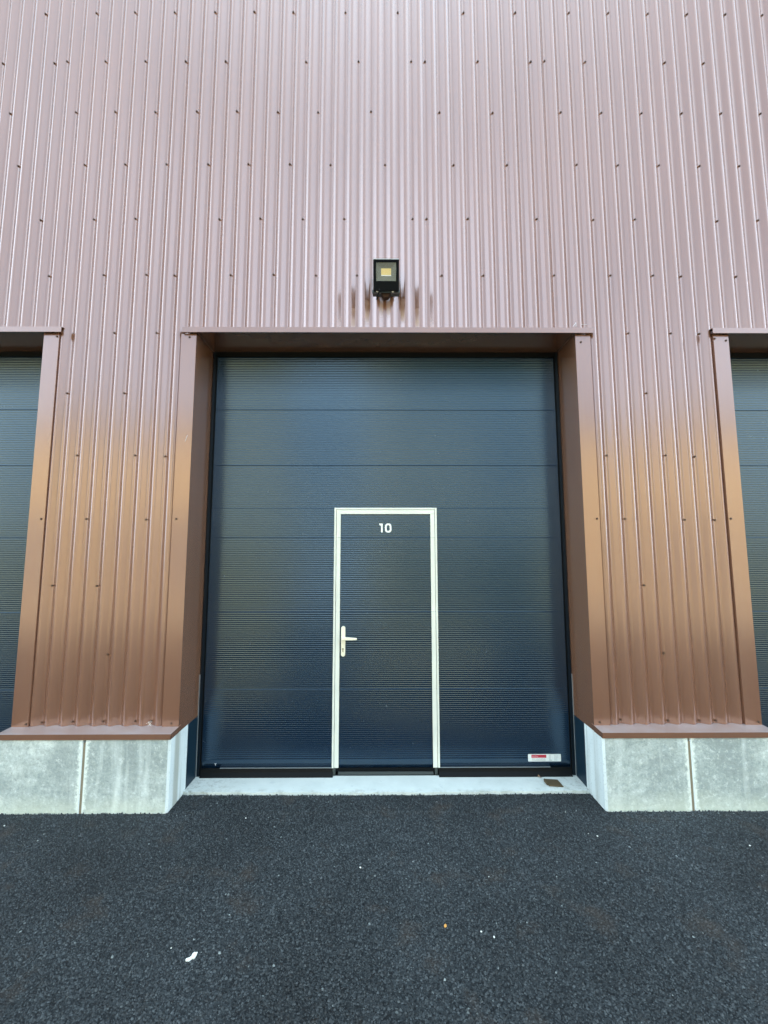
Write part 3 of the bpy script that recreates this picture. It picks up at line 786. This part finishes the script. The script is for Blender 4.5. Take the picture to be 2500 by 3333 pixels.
# ------------------------------------------------------------------ bits lying about
def blob(name, x, y, z, rx, ry, rz, mat, label, cat, group=None, sub_=2, jit=.18):
    b = bmesh.new(); bmesh.ops.create_icosphere(b, subdivisions=sub_, radius=1)
    r = random.Random(hash(label) & 0xffff if False else len(label)*13+int(abs(x)*100))
    for v in b.verts: v.co *= 1+r.uniform(-jit, jit)
    for v in b.verts: v.co = Vector((v.co.x*rx, v.co.y*ry, max(v.co.z, -.6)*rz))
    bmesh.ops.rotate(b, verts=b.verts, cent=(0,0,0), matrix=Matrix.Rotation(r.uniform(0, 3), 3, 'Z'))
    me = bpy.data.meshes.new(name); b.to_mesh(me); b.free(); me.materials.append(mat)
    o = bpy.data.objects.new(name, me); link(o); o.location = (x, y, z+rz*.55); tag(o, label, cat, group); return o
G = 'small stones scattered on the asphalt'
PB = [(-.12, -.644, .0085, 'white pebble on the asphalt below the wicket door'),
      (1.351, -.381, .0090, 'larger white pebble on the asphalt in front of the right concrete plinth'),
      (1.307, -.353, .0045, 'tiny pale chip just left of the larger white pebble by the right plinth'),
      (2.228, -.476, .0085, 'pale flat pebble near the right edge of the photo, below the right plinth joint'),
      (.465, -1.066, .0065, 'left one of two pale chips right of the orange stone'),
      (.517, -1.096, .0075, 'right one of two pale chips right of the orange stone'),
      (-.911, -.176, .0070, 'long pale pebble near the asphalt edge below the left part of the door'),
      (-2.459, -.248, .0065, 'small white pebble below the left plinth at the left edge of the photo'),
      (.586, -.719, .0050, 'small grey pebble between the wicket door and the orange stone'),
      (-.943, -1.141, .0045, 'tiny white chip just left of the white paint splash')]
for x, y, r, lab in PB: r *= .72; blob('pebble', x, y, 0.001, r, r*.8, r*.6, M_PEBBLE, lab, 'stone', G)
blob('orange_stone', .302, -1.035, .001, .0075, .012, .005, M_ORANGE, 'orange brown stone chip lying on the dark asphalt', 'stone', sub_=1)
# white paint splash: uneven flat patch of dried paint over the stones
def splash():
    px = [(415,1170),(440,1120),(520,1110),(600,1060),(690,1000),(690,900),(740,830),(800,800),(850,830),(900,795),(980,785),(975,850),(985,930),(950,960),(985,1030),(945,1105),(880,1110),(820,1100),(760,1130),(700,1200),(650,1240),(600,1225),(560,1250),(500,1255),(470,1225),(420,1215)]
    # pixel centre (700,1020) of the mark stands at (-.833,-1.186); scale of the ground there
    top = [(-.833+(a-700)*.0603*.00108, -1.186-(b-1020)*.0603*.00150, .0060+random.uniform(-.001, .001)) for a, b in px]
    bot = [(x, y, 0) for x, y, z in top]; n = len(top)
    m = MB(); m.add(top+bot, [tuple(range(n))[::-1]]+[(i, (i+1)%n, n+(i+1)%n, n+i) for i in range(n)])
    o = m.build('paint_splash', plain('dried_white_paint', (.80, .83, .80), .6, bump=.8, bs=90)); tag(o, 'white splash of dried paint on the asphalt in the lower left', 'paint splash')
splash()
# wood offcut and leaf on the slab
m = MB(); m.hexa([(1.262,.170,.0205),(1.368,.156,.0205),(1.362,.258,.0205),(1.256,.262,.0205),(1.262,.172,.032),(1.366,.158,.028),(1.360,.256,.030),(1.256,.260,.034)])
m.tube([(1.256, .180, .030), (1.252, .222, .033), (1.258, .256, .031)], [.007, .010, .007], 7)
tag(m.build('wood_offcut', M_BOARD, bevel=.003), 'small flat brown piece of wood lying on the pale slab near the right jamb', 'scrap wood')
m = MB(); m.add([(1.215,.318,.022),(1.232,.300,.030),(1.252,.287,.023),(1.243,.306,.026),(1.236,.321,.034),(1.222,.326,.026)], [(0,1,3),(1,2,3),(0,3,5),(3,4,5),(3,2,4)])
tag(m.build('dry_leaf', M_LEAF, fix=False), 'tan dry leaf against the door seal beside the wood piece', 'leaf')

# ------------------------------------------------------------------ the far side of the yard, a hall added to be seen only as reflections in the paint
def mat_simple(name, col, rough=.8):
    a = NT(name); n = a.noise(.5, 5, .6); a.set(Base_Color=a.mix(n, tuple(x*.8 for x in col), col), Roughness=rough); return a.m
MO = mat_simple('tan_render', (.66, .48, .22)); MD = mat_simple('opposite_door_paint', (.12, .15, .16)); MT = mat_simple('foliage', (.05, .09, .035))
OP = empty('unseen_hall', (2, -19, 0)); tag(OP, 'unseen tan storage hall added across the yard for its reflections in the brown wall', 'building')
m = MB(); m.box(-26, 30, -31, -19, 0, 8.4); o = m.build('wall', MO); o.parent = OP; o.matrix_parent_inverse = Matrix.Translation((-2, 19, 0))
for x in (-20, -12.5, -5, 5.5, 13, 20.5):
    m = MB(); m.box(x, x+3.6, -19.04, -18.95, .05, 4.0); o = m.build('roller_door', MD); o.parent = OP; o.matrix_parent_inverse = Matrix.Translation((-2, 19, 0))
m = MB(); m.box(-26.3, 30.3, -31.3, -18.7, 8.4, 8.7); o = m.build('roof', MD); o.parent = OP; o.matrix_parent_inverse = Matrix.Translation((-2, 19, 0))

for nm, col, (x0, x1, z0, z1) in (('white_reflector', (.75, .76, .74), (-4.6, -.7, 3.4, 8.39)), ('green_reflector', (.14, .18, .13), (.9, 8.5, 4.2, 8.39))):  # unseen panels, added so the door mirrors a pale glow and dark green
    m = MB(); m.box(x0, x1, -19.05, -18.97, z0, z1); o = m.build(nm, mat_simple(nm, col)); o.parent = OP; o.matrix_parent_inverse = Matrix.Translation((-2, 19, 0))

# small marks: sealant lines in the corners of the recess, scratches, cobweb fluff
for x in (OPEN[1][0]+.003, OPEN[1][1]-.003):
    m = MB(); m.tube([(x, .01, HEAD_Z-.003), (x, .17, HEAD_Z-.004), (x, DOOR_Y-.02, HEAD_Z-.003)], [.0012, .0022, .0012], 6)
    part(m.build('sealant_line', plain('pale_sealant', (.20, .16, .14), .7)))
def scratch(pts, r=.0011, parent=None):
    m = MB(); m.tube(pts, r, 5); part(m.build('scratch', plain('bare_metal', (.62, .64, .66), .4)), parent)
scratch([(-1.516, -.0045, 2.632), (-1.508, -.0045, 2.655), (-1.5005, -.0045, 2.680)])
scratch([(1.5311, .0020, 3.573), (1.5430, .0020, 3.588), (1.5547, .0020, 3.604)]); scratch([(1.556, .0020, 3.574), (1.5555, .0020, 3.606)]); scratch([(1.60, .0020, 3.5915), (1.643, .0020, 3.5917)], .0008)
scratch([(-1.323, DOOR_Y-.001, .115), (-1.318, DOOR_Y-.001, .106), (-1.317, DOOR_Y-.001, .098)], .0018); scratch([(-1.318, DOOR_Y-.001, .107), (-1.311, DOOR_Y-.001, .117)], .0012)
m = MB()
for i in range(16):
    a0 = random.uniform(0, 6.28); l = random.uniform(.008, .020)
    p = Vector((-1.679+random.uniform(-.012, .012), -.002+random.uniform(-.004, .004), .548+random.uniform(-.014, .012)))
    m.tube([p, p+Vector((math.cos(a0)*l*.5, -.002, math.sin(a0)*l*.5)), p+Vector((math.cos(a0+.5)*l, -.001, math.sin(a0+.5)*l))], .0009, 4)
c_ = m.build('cobweb', plain('cobweb_fluff', (.62, .58, .56), .8)); part(c_); c_['kind'] = 'stuff'
